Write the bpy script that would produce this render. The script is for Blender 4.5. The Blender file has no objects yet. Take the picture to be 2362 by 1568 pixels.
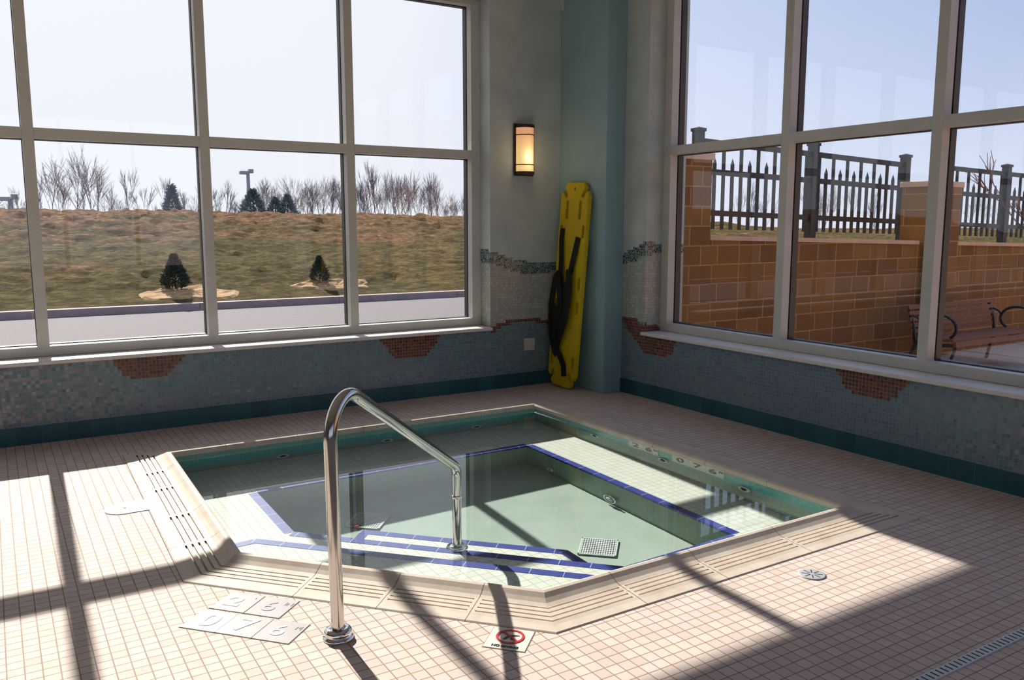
import bpy, bmesh, math, random
from mathutils import Vector, Matrix
random.seed(7)
PI=math.pi
S=bpy.context.scene; COL=S.collection
def lin(c):
    return tuple(((v/255)/12.92 if v/255<=.04045 else ((v/255+.055)/1.055)**2.4) for v in c)+(1.0,)

# ---------------------------------------------------------------- materials
class NT:
    def __init__(s,name):
        s.m=bpy.data.materials.new(name); s.m.use_nodes=True; s.t=s.m.node_tree; s.t.nodes.clear()
        s.out=s.t.nodes.new('ShaderNodeOutputMaterial')
    def n(s,typ,**k):
        nd=s.t.nodes.new(typ)
        for a,v in k.items():
            if a.startswith('i_'):
                key=a[2:]; key=int(key) if key.isdigit() else key.replace('_',' ')
                s.set(nd.inputs[key],v)
            else: setattr(nd,a,v)
        return nd
    def set(s,inp,v):
        if isinstance(v,bpy.types.NodeSocket): s.t.links.new(v,inp)
        else: inp.default_value=v
    def math(s,op,a,b=0.0,c=None):
        nd=s.t.nodes.new('ShaderNodeMath'); nd.operation=op
        s.set(nd.inputs[0],a); s.set(nd.inputs[1],b)
        if c is not None: s.set(nd.inputs[2],c)
        return nd.outputs[0]
    def mix(s,f,a,b,blend='MIX'):
        nd=s.t.nodes.new('ShaderNodeMix'); nd.data_type='RGBA'; nd.blend_type=blend
        s.set(nd.inputs[0],f); s.set(nd.inputs[6],a); s.set(nd.inputs[7],b); return nd.outputs[2]
    def pos(s):
        tc=s.t.nodes.new('ShaderNodeTexCoord'); sp=s.t.nodes.new('ShaderNodeSeparateXYZ')
        s.t.links.new(tc.outputs['Object'],sp.inputs[0]); return tc.outputs['Object'],sp.outputs[0],sp.outputs[1],sp.outputs[2]
    def comb(s,x,y,z=0.0):
        nd=s.t.nodes.new('ShaderNodeCombineXYZ')
        for i,v in enumerate((x,y,z)): s.set(nd.inputs[i],v)
        return nd.outputs[0]
    def noise(s,vec,scale,detail=3.0,rough=.55):
        nd=s.n('ShaderNodeTexNoise'); s.set(nd.inputs['Scale'],scale); s.set(nd.inputs['Detail'],detail); s.set(nd.inputs['Roughness'],rough)
        if vec is not None: s.t.links.new(vec,nd.inputs['Vector'])
        return nd.outputs[0]
    def ramp(s,f,stops,interp='LINEAR'):
        nd=s.n('ShaderNodeValToRGB'); nd.color_ramp.interpolation=interp; s.set(nd.inputs[0],f)
        e=nd.color_ramp.elements
        while len(e)<len(stops): e.new(.5)
        for el,(p,c) in zip(e,stops): el.position=p; el.color=c
        return nd.outputs[0]
    def wn(s,vec):
        nd=s.n('ShaderNodeTexWhiteNoise'); nd.noise_dimensions='3D'; s.t.links.new(vec,nd.inputs['Vector']); return nd.outputs[0]
    def grid(s,u,v,pu,pv,g):
        """returns (grout mask, per cell random)"""
        a=s.math('DIVIDE',u,pu); b=s.math('DIVIDE',v,pv)
        fa=s.math('ABSOLUTE',s.math('SUBTRACT',s.math('FRACT',a),.5)); fb=s.math('ABSOLUTE',s.math('SUBTRACT',s.math('FRACT',b),.5))
        ga=s.math('GREATER_THAN',fa,.5-g/pu/2); gb=s.math('GREATER_THAN',fb,.5-g/pv/2)
        cell=s.comb(s.math('FLOOR',a),s.math('FLOOR',b),0.0)
        return s.math('MAXIMUM',ga,gb),s.wn(cell),cell
    def bsdf(s,color,rough=.5,metal=0.0,spec=.5,bump=None,bs=.3,bd=.005,coat=0.0,emis=None,es=0.0):
        p=s.n('ShaderNodeBsdfPrincipled'); s.set(p.inputs['Base Color'],color); s.set(p.inputs['Roughness'],rough)
        s.set(p.inputs['Metallic'],metal); s.set(p.inputs['Specular IOR Level'],spec); s.set(p.inputs['Coat Weight'],coat)
        if emis is not None: s.set(p.inputs['Emission Color'],emis); s.set(p.inputs['Emission Strength'],es)
        if bump is not None:
            b=s.n('ShaderNodeBump'); s.set(b.inputs['Strength'],bs); s.set(b.inputs['Distance'],bd); s.set(b.inputs['Height'],bump)
            s.t.links.new(b.outputs[0],p.inputs['Normal'])
        s.t.links.new(p.outputs[0],s.out.inputs[0]); return s.m
def plain(name,c,rough=.5,metal=0.0,var=.06,scale=8.0,spec=.5):
    t=NT(name); P,x,y,z=t.pos(); c=lin(c); n=t.noise(P,scale)
    d=tuple(v*(1-var*2) for v in c[:3])+(1,); e=tuple(min(1,v*(1+var*2)) for v in c[:3])+(1,)
    return t.bsdf(t.ramp(n,[(.3,d),(.7,e)]),rough,metal,spec)
M={}
def deck_mat():
    t=NT('deck_tile'); P,x,y,z=t.pos()
    g,r,c=t.grid(x,y,.0508,.0508,.0042)
    base=t.mix(r,lin((205,188,179)),lin((219,204,195)))
    big=t.noise(P,1.1,4); base=t.mix(t.math('MULTIPLY',big,.35),base,lin((216,195,182)))
    col=t.mix(g,base,lin((158,130,108)))
    hgt=t.math('SUBTRACT',1.0,g)
    rough=t.math('ADD',t.math('MULTIPLY',t.noise(P,30.0,2),.18),.55)
    return t.bsdf(col,rough,spec=.10,bump=hgt,bs=.35,bd=.002)
M['deck']=deck_mat()
def mosaic(name,cols,p=.025,grout=(150,145,135),gw=.0028,rough=.28,tint=None,bs=.3,spec=.5):
    t=NT(name); P,x,y,z=t.pos(); u=t.math('ADD',x,y)
    g,r,cell=t.grid(u,z,p,p,gw)
    n=len(cols); base=t.ramp(r,[(i/n,lin(c)) for i,c in enumerate(cols)],'CONSTANT')
    if tint: base=t.mix(t.math('MULTIPLY',t.ramp(t.noise(P,1.3,2),[(.42,(0,0,0,1)),(.62,(1,1,1,1))]),.5),base,lin(tint))
    if name.startswith('blue'):     # glare of iridescent glass painted into tile colours further along the wall
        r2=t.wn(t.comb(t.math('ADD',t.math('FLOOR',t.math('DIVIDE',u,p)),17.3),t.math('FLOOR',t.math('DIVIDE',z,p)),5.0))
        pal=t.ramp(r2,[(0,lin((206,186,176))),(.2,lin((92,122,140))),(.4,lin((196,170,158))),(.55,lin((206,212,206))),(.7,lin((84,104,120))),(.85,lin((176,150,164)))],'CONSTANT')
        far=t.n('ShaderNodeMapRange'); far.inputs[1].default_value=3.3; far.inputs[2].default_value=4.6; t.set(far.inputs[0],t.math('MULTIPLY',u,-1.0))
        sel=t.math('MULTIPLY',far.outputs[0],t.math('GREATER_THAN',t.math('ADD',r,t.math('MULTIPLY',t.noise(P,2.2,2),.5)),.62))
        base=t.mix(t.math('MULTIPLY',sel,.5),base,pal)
    col=t.mix(g,base,lin(grout))
    ro=t.math('ADD',t.math('MULTIPLY',g,.4),t.math('MULTIPLY',r,rough))
    ro=t.math('ADD',ro,.12)
    return t.bsdf(col,ro,spec=spec,bump=t.math('ADD',t.math('MULTIPLY',t.math('SUBTRACT',1.0,g),1.0),t.math('MULTIPLY',r,.5)),bs=bs,bd=.002)
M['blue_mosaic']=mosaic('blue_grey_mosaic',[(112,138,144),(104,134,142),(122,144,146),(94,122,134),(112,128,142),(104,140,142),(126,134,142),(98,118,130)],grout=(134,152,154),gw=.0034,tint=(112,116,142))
M['cream_mosaic']=mosaic('cream_mosaic',[(186,188,178),(178,182,172),(194,194,184),(172,176,168),(188,186,174)],grout=(150,150,142),rough=.4)
M['brown_mosaic']=mosaic('brown_mosaic',[(104,58,42),(120,66,46),(84,44,34),(124,78,54),(98,52,44),(74,44,36)],grout=(146,118,102),gw=.0044)
M['upper_wall']=plain('upper_wall_paint',(192,200,196),.6,scale=3)
M['wall_paint']=plain('wall_paint',(150,152,146),.8,scale=2)
def pebble():
    t=NT('teal_pebble_mosaic'); P,x,y,z=t.pos(); v=t.comb(t.math('ADD',x,y),z,0.0)
    a=t.n('ShaderNodeTexVoronoi'); a.feature='F1'; t.set(a.inputs['Scale'],52.0); t.t.links.new(v,a.inputs['Vector'])
    b=t.n('ShaderNodeTexVoronoi'); b.feature='DISTANCE_TO_EDGE'; t.set(b.inputs['Scale'],52.0); t.t.links.new(v,b.inputs['Vector'])
    sp=t.n('ShaderNodeSeparateXYZ'); t.t.links.new(a.outputs['Color'],sp.inputs[0])
    c=t.ramp(sp.outputs[0],[(0,lin((28,66,76))),(.3,lin((50,104,112))),(.55,lin((20,44,58))),(.75,lin((96,140,140))),(.9,lin((36,84,80)))],'CONSTANT')
    g=t.math('LESS_THAN',b.outputs[0],.09)
    return t.bsdf(t.mix(g,c,lin((160,170,160))),.2,spec=.6)
M['pebble']=pebble()
def base_tile():
    t=NT('teal_base_tile'); P,x,y,z=t.pos(); u=t.math('ADD',x,y)
    g,r,c=t.grid(u,t.math('ADD',z,.031),.1525,.1525,.003)
    return t.bsdf(t.mix(g,t.mix(r,lin((34,80,94)),lin((44,96,106))),lin((70,110,112))),.3,spec=.45)
M['base_tile']=base_tile()
def column_mat():
    t=NT('teal_column_paint'); P,x,y,z=t.pos(); n=t.noise(P,2.5,3)
    return t.bsdf(t.ramp(n,[(.3,lin((142,174,180))),(.7,lin((152,183,188)))]),.5,spec=.4)
M['column']=column_mat()
M['frame']=plain('window_frame_cream',(206,204,196),.45,scale=5,var=.02)
M['frame_dark']=plain('window_frame_dark_bronze',(40,34,30),.5)
M['sill']=plain('sill_solid_surface',(226,220,214),.4,scale=20,var=.03)
def glass_mat():
    t=NT('window_glass'); lw=t.n('ShaderNodeLayerWeight'); t.set(lw.inputs[0],.5)
    f=t.math('POWER',lw.outputs['Facing'],5.0); f=t.math('ADD',t.math('MULTIPLY',f,.94),.036)
    tr=t.n('ShaderNodeBsdfTransparent'); t.set(tr.inputs[0],(.975,.985,.98,1)); gl=t.n('ShaderNodeBsdfGlossy'); t.set(gl.inputs['Roughness'],.0)
    mx=t.n('ShaderNodeMixShader'); t.t.links.new(f,mx.inputs[0]); t.t.links.new(tr.outputs[0],mx.inputs[1]); t.t.links.new(gl.outputs[0],mx.inputs[2])
    t.t.links.new(mx.outputs[0],t.out.inputs[0]); return t.m
M['glass']=glass_mat()
def water_mat():
    t=NT('pool_water'); g=t.n('ShaderNodeBsdfGlass'); t.set(g.inputs['Color'],(.955,.985,.975,1)); t.set(g.inputs['Roughness'],0.0); t.set(g.inputs['IOR'],1.333)
    t.t.links.new(g.outputs[0],t.out.inputs[0]); return t.m
M['water']=water_mat()
def pool_tile():
    t=NT('bench_white_tile'); P,x,y,z=t.pos(); g,r,c=t.grid(x,y,.0508,.0508,.004)
    return t.bsdf(t.mix(g,t.mix(r,lin((222,221,210)),lin((230,229,219))),lin((186,186,170))),.5)
M['bench']=pool_tile()
def pool_face():
    t=NT('pool_face_tile'); P,x,y,z=t.pos(); g,r,c=t.grid(t.math('ADD',x,y),z,.0508,.0508,.004)
    return t.bsdf(t.mix(g,t.mix(r,lin((146,164,148)),lin((154,172,156))),lin((132,150,136))),.5)
M['poolface']=pool_face()
def plaster():
    t=NT('pool_floor_plaster'); P,x,y,z=t.pos(); n=t.noise(P,3.0,6,.65)
    return t.bsdf(t.ramp(n,[(.3,lin((158,174,160))),(.5,lin((168,184,172))),(.72,lin((176,188,180)))]),.7)
M['plaster']=plaster()
def water_tile():
    t=NT('teal_waterline_tile'); P,x,y,z=t.pos(); g,r,c=t.grid(t.math('ADD',x,y),z,.0254,.0254,.002)
    return t.bsdf(t.mix(g,t.mix(r,lin((60,164,164)),lin((88,186,182))),lin((140,190,180))),.3)
M['teal']=water_tile()
def nosing():
    t=NT('cobalt_nosing_tile'); P,x,y,z=t.pos(); f=t.math('FRACT',t.math('DIVIDE',x,.1525)); g=t.math('LESS_THAN',f,.02)
    return t.bsdf(t.mix(g,lin((44,58,150)),lin((200,205,200))),.35)
M['nosing']=nosing()
def stone():
    t=NT('coping_stone'); P,x,y,z=t.pos(); n=t.noise(P,7.0,6,.6); n2=t.noise(P,60.0,3)
    c=t.ramp(n,[(.28,lin((198,178,162))),(.5,lin((212,196,180))),(.75,lin((222,208,194)))])
    return t.bsdf(t.mix(t.math('MULTIPLY',n2,.18),c,lin((186,168,146))),.6,spec=.2,bump=n2,bs=.12,bd=.002)
M['stone']=stone()
M['grout']=plain('grout',(150,126,104),.9,scale=30)
def steel():
    t=NT('brushed_stainless'); P,x,y,z=t.pos(); n=t.noise(P,40.0,3)
    return t.bsdf(lin((206,202,196)),t.math('ADD',t.math('MULTIPLY',n,.08),.12),1.0)
M['steel']=steel()
M['chrome']=plain('chrome',(225,225,228),.06,1.0,var=.01)
M['white_plastic']=plain('white_plastic',(212,216,216),.5,var=.02)
M['black_hole']=plain('dark_opening',(22,26,26),.7)
M['black_print']=plain('black_print',(24,26,26),.3)
M['white_print']=plain('glare_white_numeral',(250,250,250),.25,var=.0)  # glare on the black deck figures, painted as white
M['pale_print']=plain('glare_pale_numeral',(226,216,224),.25,var=.02)  # weaker glare on the deck figures, put into a pale colour
M['grey_print']=plain('glare_grey_numeral',(168,158,160),.3,var=.05)  # deck figures and lettering greyed to carry the washed-out glare
M['number_tile']=plain('number_tile_glaze',(190,182,180),.25,var=.02)
M['wet_number_tile']=plain('wall_number_tile',(222,228,214),.35,var=.02)
M['sign_tile']=plain('sign_tile_white',(226,218,208),.3,var=.01)
M['red']=plain('sign_red',(196,44,48),.35,var=.02)
M['yellow']=plain('yellow_board_plastic',(214,186,20),.35,var=.04,scale=5)
M['strap']=plain('black_nylon_strap',(16,16,18),.75)
M['bronze']=plain('sconce_bronze',(70,58,44),.4,.6)
def shade():
    t=NT('sconce_shade'); P,x,y,z=t.pos()
    a=t.n('ShaderNodeVectorMath'); a.operation='DISTANCE'; t.t.links.new(P,a.inputs[0]); a.inputs[1].default_value=(0,-.03,-.095)
    b=t.math('SUBTRACT',1.0,t.math('DIVIDE',a.outputs['Value'],.26))
    c=t.ramp(b,[(0.0,lin((226,150,104))),(.45,lin((255,196,120))),(.85,lin((255,232,150)))])
    return t.bsdf(lin((240,220,190)),.4,emis=c,es=.62)
M['shade']=shade()
M['asphalt']=plain('asphalt',(108,98,97),.9,scale=12,var=.04)
M['concrete']=plain('curb_concrete',(176,152,144),.85,scale=6,var=.05)
M['patio']=plain('patio_concrete',(178,156,140),.85,scale=3,var=.04)
def block():
    t=NT('split_face_block'); P,x,y,z=t.pos()
    v=t.comb(t.math('ADD',x,t.math('MULTIPLY',y,1.0)),t.math('ADD',z,.19),0.0)
    b=t.n('ShaderNodeTexBrick'); t.t.links.new(v,b.inputs['Vector'])
    b.offset=.5; b.squash=.8; b.squash_frequency=2
    for k,w in (('Scale',1.0),('Mortar Size',.007),('Brick Width',.405),('Row Height',.2025),('Bias',-.1),('Mortar Smooth',.1)): t.set(b.inputs[k],w)
    t.set(b.inputs['Color1'],lin((160,112,50))); t.set(b.inputs['Color2'],lin((126,82,36))); t.set(b.inputs['Mortar'],lin((196,150,100)))
    n=t.noise(P,22.0,5,.7); c=t.mix(t.math('MULTIPLY',n,.35),b.outputs[0],lin((96,54,24)))
    return t.bsdf(c,.9,bump=t.math('ADD',t.math('MULTIPLY',n,.7),t.math('SUBTRACT',1.0,b.outputs[1])),bs=.6,bd=.012)
M['block']=block()
M['cap']=plain('cast_stone_cap',(222,182,146),.8,scale=6)
M['black_metal']=plain('black_fence_metal',(28,28,30),.5,var=.03)
M['bench_iron']=plain('bench_cast_iron',(28,30,30),.4)
M['wood']=plain('bench_wood',(124,74,42),.6,scale=14,var=.1)
def hill():
    t=NT('dry_grass_hill'); P,x,y,z=t.pos()
    v=t.comb(t.math('MULTIPLY',x,.5),y,t.math('MULTIPLY',z,2.2))
    n1=t.noise(v,5.0,6,.75); n2=t.noise(v,.45,4,.6); n3=t.noise(v,16.0,5,.7)
    green=t.ramp(n1,[(.36,lin((50,46,27))),(.5,lin((96,86,48))),(.64,lin((144,126,80)))])
    brown=t.ramp(n1,[(.36,lin((84,58,48))),(.5,lin((148,102,70))),(.64,lin((198,154,116)))])
    h=t.math('ADD',t.math('MULTIPLY',t.math('SUBTRACT',z,1.15),1.1),t.math('MULTIPLY',t.math('SUBTRACT',n2,.47),6.0))
    cl=t.n('ShaderNodeClamp'); t.set(cl.inputs[0],h); h=cl.outputs[0]
    c=t.mix(h,green,brown)
    c=t.mix(t.math('MULTIPLY',n3,.5),c,lin((110,88,58)))
    return t.bsdf(c,.95,spec=.05,bump=t.math('ADD',n1,t.math('MULTIPLY',n3,1.3)),bs=1.0,bd=.09)
M['hill']=hill()
M['straw']=plain('straw_mulch',(176,136,88),.95,scale=9,var=.15)
M['grass_a']=plain('dry_grass_blades',(176,144,92),.9,scale=2,var=.2)
M['pine']=plain('pine_needles',(58,74,58),.8,scale=6,var=.2)
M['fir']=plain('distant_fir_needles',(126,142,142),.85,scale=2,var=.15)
M['bark_far']=plain('hazy_grey_bark',(150,136,132),.9,scale=1,var=.12)  # bark lightened so its colour carries the distance haze
M['bark_blue']=plain('hazy_blue_grey_bark',(128,126,136),.9,scale=1,var=.12)  # second bark tone, haze mixed into the colour as well
M['bark']=plain('sapling_bark',(120,80,62),.8,scale=8,var=.1)
M['ceil']=plain('ceiling_paint',(176,178,172),.8)
M['lamp']=plain('lamp_post_metal',(176,174,178),.5)

# ---------------------------------------------------------------- mesh helpers
class MB:
    def __init__(s): s.v=[]; s.f=[]; s.mi=[]; s.mats=[]; s.sm=[]
    def mat(s,k):
        if k not in s.mats: s.mats.append(k)
        return s.mats.index(k)
    def face(s,pts,k,smooth=False):
        b=len(s.v); s.v+=[tuple(p) for p in pts]; s.f.append(tuple(range(b,b+len(pts)))); s.mi.append(s.mat(k)); s.sm.append(smooth)
    def add(s,vs,fs,k,smooth=False):
        b=len(s.v); s.v+=[tuple(p) for p in vs]; mi=s.mat(k)
        for f in fs: s.f.append(tuple(b+i for i in f)); s.mi.append(mi); s.sm.append(smooth)
    def box(s,a,b,k,M4=None,bev=0):
        x0,y0,z0=(min(a[i],b[i]) for i in range(3)); x1,y1,z1=(max(a[i],b[i]) for i in range(3))
        if bev>0:
            bm=bmesh.new(); bmesh.ops.create_cube(bm,size=1)
            for v in bm.verts: v.co=Vector(((x0+x1)/2+v.co.x*(x1-x0),(y0+y1)/2+v.co.y*(y1-y0),(z0+z1)/2+v.co.z*(z1-z0)))
            bmesh.ops.bevel(bm,geom=bm.edges[:],offset=bev,segments=2,affect='EDGES',profile=.6)
            vs=[v.co.copy() for v in bm.verts]; fs=[[v.index for v in f.verts] for f in bm.faces]; bm.free()
        else:
            vs=[Vector(p) for p in ((x0,y0,z0),(x1,y0,z0),(x1,y1,z0),(x0,y1,z0),(x0,y0,z1),(x1,y0,z1),(x1,y1,z1),(x0,y1,z1))]
            fs=[(0,3,2,1),(4,5,6,7),(0,1,5,4),(1,2,6,5),(2,3,7,6),(3,0,4,7)]
        if M4 is not None: vs=[M4@v for v in vs]
        s.add(vs,fs,k)
    def prism(s,poly,z0,z1,k,M4=None,bottom=True):
        n=len(poly); vs=[Vector((x,y,z0)) for x,y in poly]+[Vector((x,y,z1)) for x,y in poly]
        if M4 is not None: vs=[M4@v for v in vs]
        fs=[tuple(n+i for i in range(n))]+[(i,(i+1)%n,n+(i+1)%n,n+i) for i in range(n)]
        if bottom: fs.append(tuple(reversed(range(n))))
        s.add(vs,fs,k)
    def tube(s,path,r,k,seg=16,cap=True):
        path=[Vector(p) for p in path]; rr=r if isinstance(r,(list,tuple)) else [r]*len(path)
        vs=[];fs=[]; up=None
        for i,p in enumerate(path):
            d=((path[min(i+1,len(path)-1)]-path[max(i-1,0)])).normalized()
            if up is None:
                up=Vector((0,0,1)) if abs(d.z)<.9 else Vector((1,0,0))
            a=(up-up.dot(d)*d).normalized(); b=d.cross(a); up=a
            for j in range(seg):
                t=2*PI*j/seg; vs.append(p+(a*math.cos(t)+b*math.sin(t))*rr[i])
        for i in range(len(path)-1):
            for j in range(seg):
                j2=(j+1)%seg; fs.append((i*seg+j,i*seg+j2,(i+1)*seg+j2,(i+1)*seg+j))
        s.add(vs,fs,k,True)
        if cap:
            s.add(vs[:seg],[tuple(reversed(range(seg)))],k); s.add(vs[-seg:],[tuple(range(seg))],k)
    def lathe(s,prof,k,seg=32,M4=None,smooth=True):
        vs=[];fs=[]
        for r,z in prof:
            for j in range(seg): vs.append(Vector((r*math.cos(2*PI*j/seg),r*math.sin(2*PI*j/seg),z)))
        if M4 is not None: vs=[M4@v for v in vs]
        for i in range(len(prof)-1):
            for j in range(seg):
                j2=(j+1)%seg; fs.append((i*seg+j,i*seg+j2,(i+1)*seg+j2,(i+1)*seg+j))
        s.add(vs,fs,k,smooth)
    def build(s,name,parent=None,loc=None,rot=None,mw=None):
        me=bpy.data.meshes.new(name); me.from_pydata([tuple(v) for v in s.v],[],s.f)
        for k in s.mats: me.materials.append(M[k])
        me.polygons.foreach_set('material_index',s.mi); me.polygons.foreach_set('use_smooth',s.sm); me.update()
        o=bpy.data.objects.new(name,me); COL.objects.link(o)
        if parent is not None: o.parent=parent
        if loc is not None: o.location=loc
        if rot is not None: o.rotation_euler=rot
        return o
def empty(name,loc=(0,0,0),rz=0.0):
    o=bpy.data.objects.new(name,None); COL.objects.link(o); o.location=loc; o.rotation_euler=(0,0,rz); o.empty_display_size=.1; return o
def tag(o,label,cat,group=None,kind=None):
    o['label']=label; o['category']=cat
    if group: o['group']=group
    if kind: o['kind']=kind
    return o
def struct(o,label=None,cat=None):
    o['kind']='structure'
    if label: o['label']=label
    if cat: o['category']=cat
    return o
def inpoly(x,y,P):
    c=False; j=len(P)-1
    for i in range(len(P)):
        if (P[i][1]>y)!=(P[j][1]>y) and x<(P[j][0]-P[i][0])*(y-P[i][1])/(P[j][1]-P[i][1])+P[i][0]: c=not c
        j=i
    return c
def interp(pts,x):
    pts=sorted(pts)
    if x<=pts[0][0]: return pts[0][1]
    for a,b in zip(pts,pts[1:]):
        if x<=b[0]: return a[1]+(b[1]-a[1])*(x-a[0])/(b[0]-a[0])
    return pts[-1][1]
def textmesh(body,size,mat,extr=.0012,bold=.0):
    cu=bpy.data.curves.new('txt','FONT'); cu.body=body; cu.size=size; cu.extrude=extr; cu.offset=bold; cu.align_x='CENTER'; cu.align_y='CENTER'
    ob=bpy.data.objects.new('txt',cu); COL.objects.link(ob); bpy.context.view_layer.update()
    dg=bpy.context.evaluated_depsgraph_get(); me=bpy.data.meshes.new_from_object(ob.evaluated_get(dg)); bpy.data.objects.remove(ob)
    me.materials.clear(); me.materials.append(M[mat]); return me
def textobj(name,body,size,mat,parent,loc,rot=(0,0,0),sx=1.0,sy=1.0,bold=.0):
    me=textmesh(body,size,mat,bold=bold); o=bpy.data.objects.new(name,me); COL.objects.link(o)
    for v in me.vertices: v.co.x*=sx; v.co.y*=sy
    o.parent=parent; o.location=loc; o.rotation_euler=rot; return o

H_WALL=4.1; XF=-11.5; YB=-10.5
FY=.17                      # front face of the window frames behind the wall plane
W1=(-8.9,-.93); W2=(-8.9,-.96)   # window openings
ZS=.535; ZH=3.33

# ---------------------------------------------------------------- floor
CR=[(-3.745,-.885),(-1.06,-.895),(-1.05,-3.72),(-2.885,-3.735),(-3.785,-2.735)]   # lip of the pool, clockwise seen from above
def offset(poly,d):
    n=len(poly); out=[]
    for i in range(n):
        p0,p1,p2=Vector(poly[i-1]),Vector(poly[i]),Vector(poly[(i+1)%n])
        a=(p1-p0).normalized(); b=(p2-p1).normalized()
        na=Vector((-a.y,a.x)); nb=Vector((-b.y,b.x))      # left of clockwise = outward
        m=(na+nb).normalized(); out.append(tuple(p1+m*d/m.dot(na)))
    return out
OUT=offset(CR,.2605)
m=MB()
# deck ring: outer rectangle to the coping outline, split in quads
R=[(XF,0),(0,0),(0,YB),(XF,YB)]
o=OUT
polys=[[(XF,0),(0,0),o[1],o[0]],[(0,0),(0,o[2][1]),o[2],o[1]],[(XF,0),o[0],o[4],(XF,o[4][1])],
       [(XF,o[4][1]),o[4],o[3],(XF,o[3][1])],[(XF,o[3][1]),o[3],o[2],(0,o[2][1]),(0,YB),(XF,YB)]]
for p in polys: m.face([(x,y,0) for x,y in reversed(p)] if Vector(p[1]).to_3d() is None else [(x,y,0) for x,y in p],'deck')
for p in polys: m.face([(x,y,-.12) for x,y in p],'deck')
m.face([(XF,YB,-.12),(XF,YB,0),(0,YB,0),(0,YB,-.12)],'deck')
fl=struct(m.build('floor'))
# ---------------------------------------------------------------- walls
P_=.025
def skin(m,u0,u1,z0,z1,fn,to3):
    nr=int(math.ceil((z1-z0)/P_))
    for j in range(nr):
        za=z0+j*P_; zb=min(z1,za+P_); zc=(za+zb)/2
        i0=math.floor(u0/P_); i=i0; run=None; start=u0; u=u0
        cells=[]
        while u<u1-1e-6:
            un=min(u1,(math.floor(u/P_+1e-6)+1)*P_); k=fn((u+un)/2,zc)
            if cells and cells[-1][2]==k: cells[-1][1]=un
            else: cells.append([u,un,k])
            u=un
        for a,b,k in cells: m.face([to3(a,za),to3(b,za),to3(b,zb),to3(a,zb)],k)
tealL_t=[(-1.12,1.244),(-.93,1.219),(-.776,1.17),(-.66,1.14),(-.537,1.118),(-.257,1.112)]
tealL_b=[(-1.12,1.127),(-.93,1.108),(-.84,1.09),(-.697,1.042),(-.585,1.011),(-.356,1.011),(-.256,1.036)]
redL=[(-1.12,.55),(-.935,.556),(-.87,.565),(-.863,.585),(-.745,.604),(-.72,.622),(-.454,.622),(-.44,.605),(-.353,.59),(-.26,.56)]
A_=[(-3.99,.56),(-3.45,.56),(-3.579,.395),(-3.6,.382),(-3.85,.382),(-3.876,.395)]
B_=[(-1.999,.56),(-1.39,.56),(-1.53,.37),(-1.57,.355),(-1.83,.355),(-1.87,.385)]
def fnL(u,z):
    if u>-1.2 and z>ZS:
        if z>interp(tealL_t,u): return 'upper_wall'
        if z>interp(tealL_b,u): return 'pebble'
        if z>interp(redL,u): return 'cream_mosaic'
        if z>interp(redL,u)-.042: return 'brown_mosaic'
        return 'blue_mosaic'
    if inpoly(u,z,A_) or inpoly(u,z,B_): return 'brown_mosaic'
    if inpoly(u,z,[(-.935,.57),(-.935,.51),(-.865,.51),(-.865,.57)]): return 'brown_mosaic'
    return 'blue_mosaic'
C_=[(-.701,.662),(-.80,.655),(-.893,.645),(-.905,.618),(-.96,.62),(-.97,.56),(-1.345,.56),(-1.33,.46),(-1.30,.42),(-1.232,.375),(-1.05,.375),(-.965,.385),(-.866,.465),(-.788,.52),(-.703,.59),(-.6,.66)]
D_=[(-2.81,.56),(-3.40,.56),(-3.28,.40),(-3.24,.378),(-2.98,.378),(-2.93,.41)]
tealR_t=[(-1.14,1.28),(-1.06,1.315),(-.945,1.31),(-.9,1.285),(-.842,1.264),(-.707,1.211),(-.6,1.17)]
tealR_b=[(-1.14,1.2),(-.945,1.194),(-.918,1.19),(-.856,1.146),(-.71,1.12),(-.6,1.08)]
def fnR(u,z):
    if u>-.965 and u<=0 and z>ZS:
        if z>interp(tealR_t,u): return 'upper_wall'
        if z>interp(tealR_b,u): return 'pebble'
        if inpoly(u,z,C_): return 'brown_mosaic'
        if z>interp([(-.96,.62),(-.7,.66)],u): return 'cream_mosaic'
        return 'blue_mosaic'
    if inpoly(u,z,C_) or inpoly(u,z,D_): return 'brown_mosaic'
    return 'blue_mosaic'
def fnRj(u,z):      # reveal of the right window, u is depth
    t=interp([(0,1.311),(.04,1.314),(.17,1.28)],u); b=interp([(0,1.195),(.17,1.2)],u)
    if z>t: return 'upper_wall'
    if z>b: return 'pebble'
    if z>interp([(0,.625),(.17,.595)],u): return 'cream_mosaic'
    return 'brown_mosaic'
TW=.42
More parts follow.
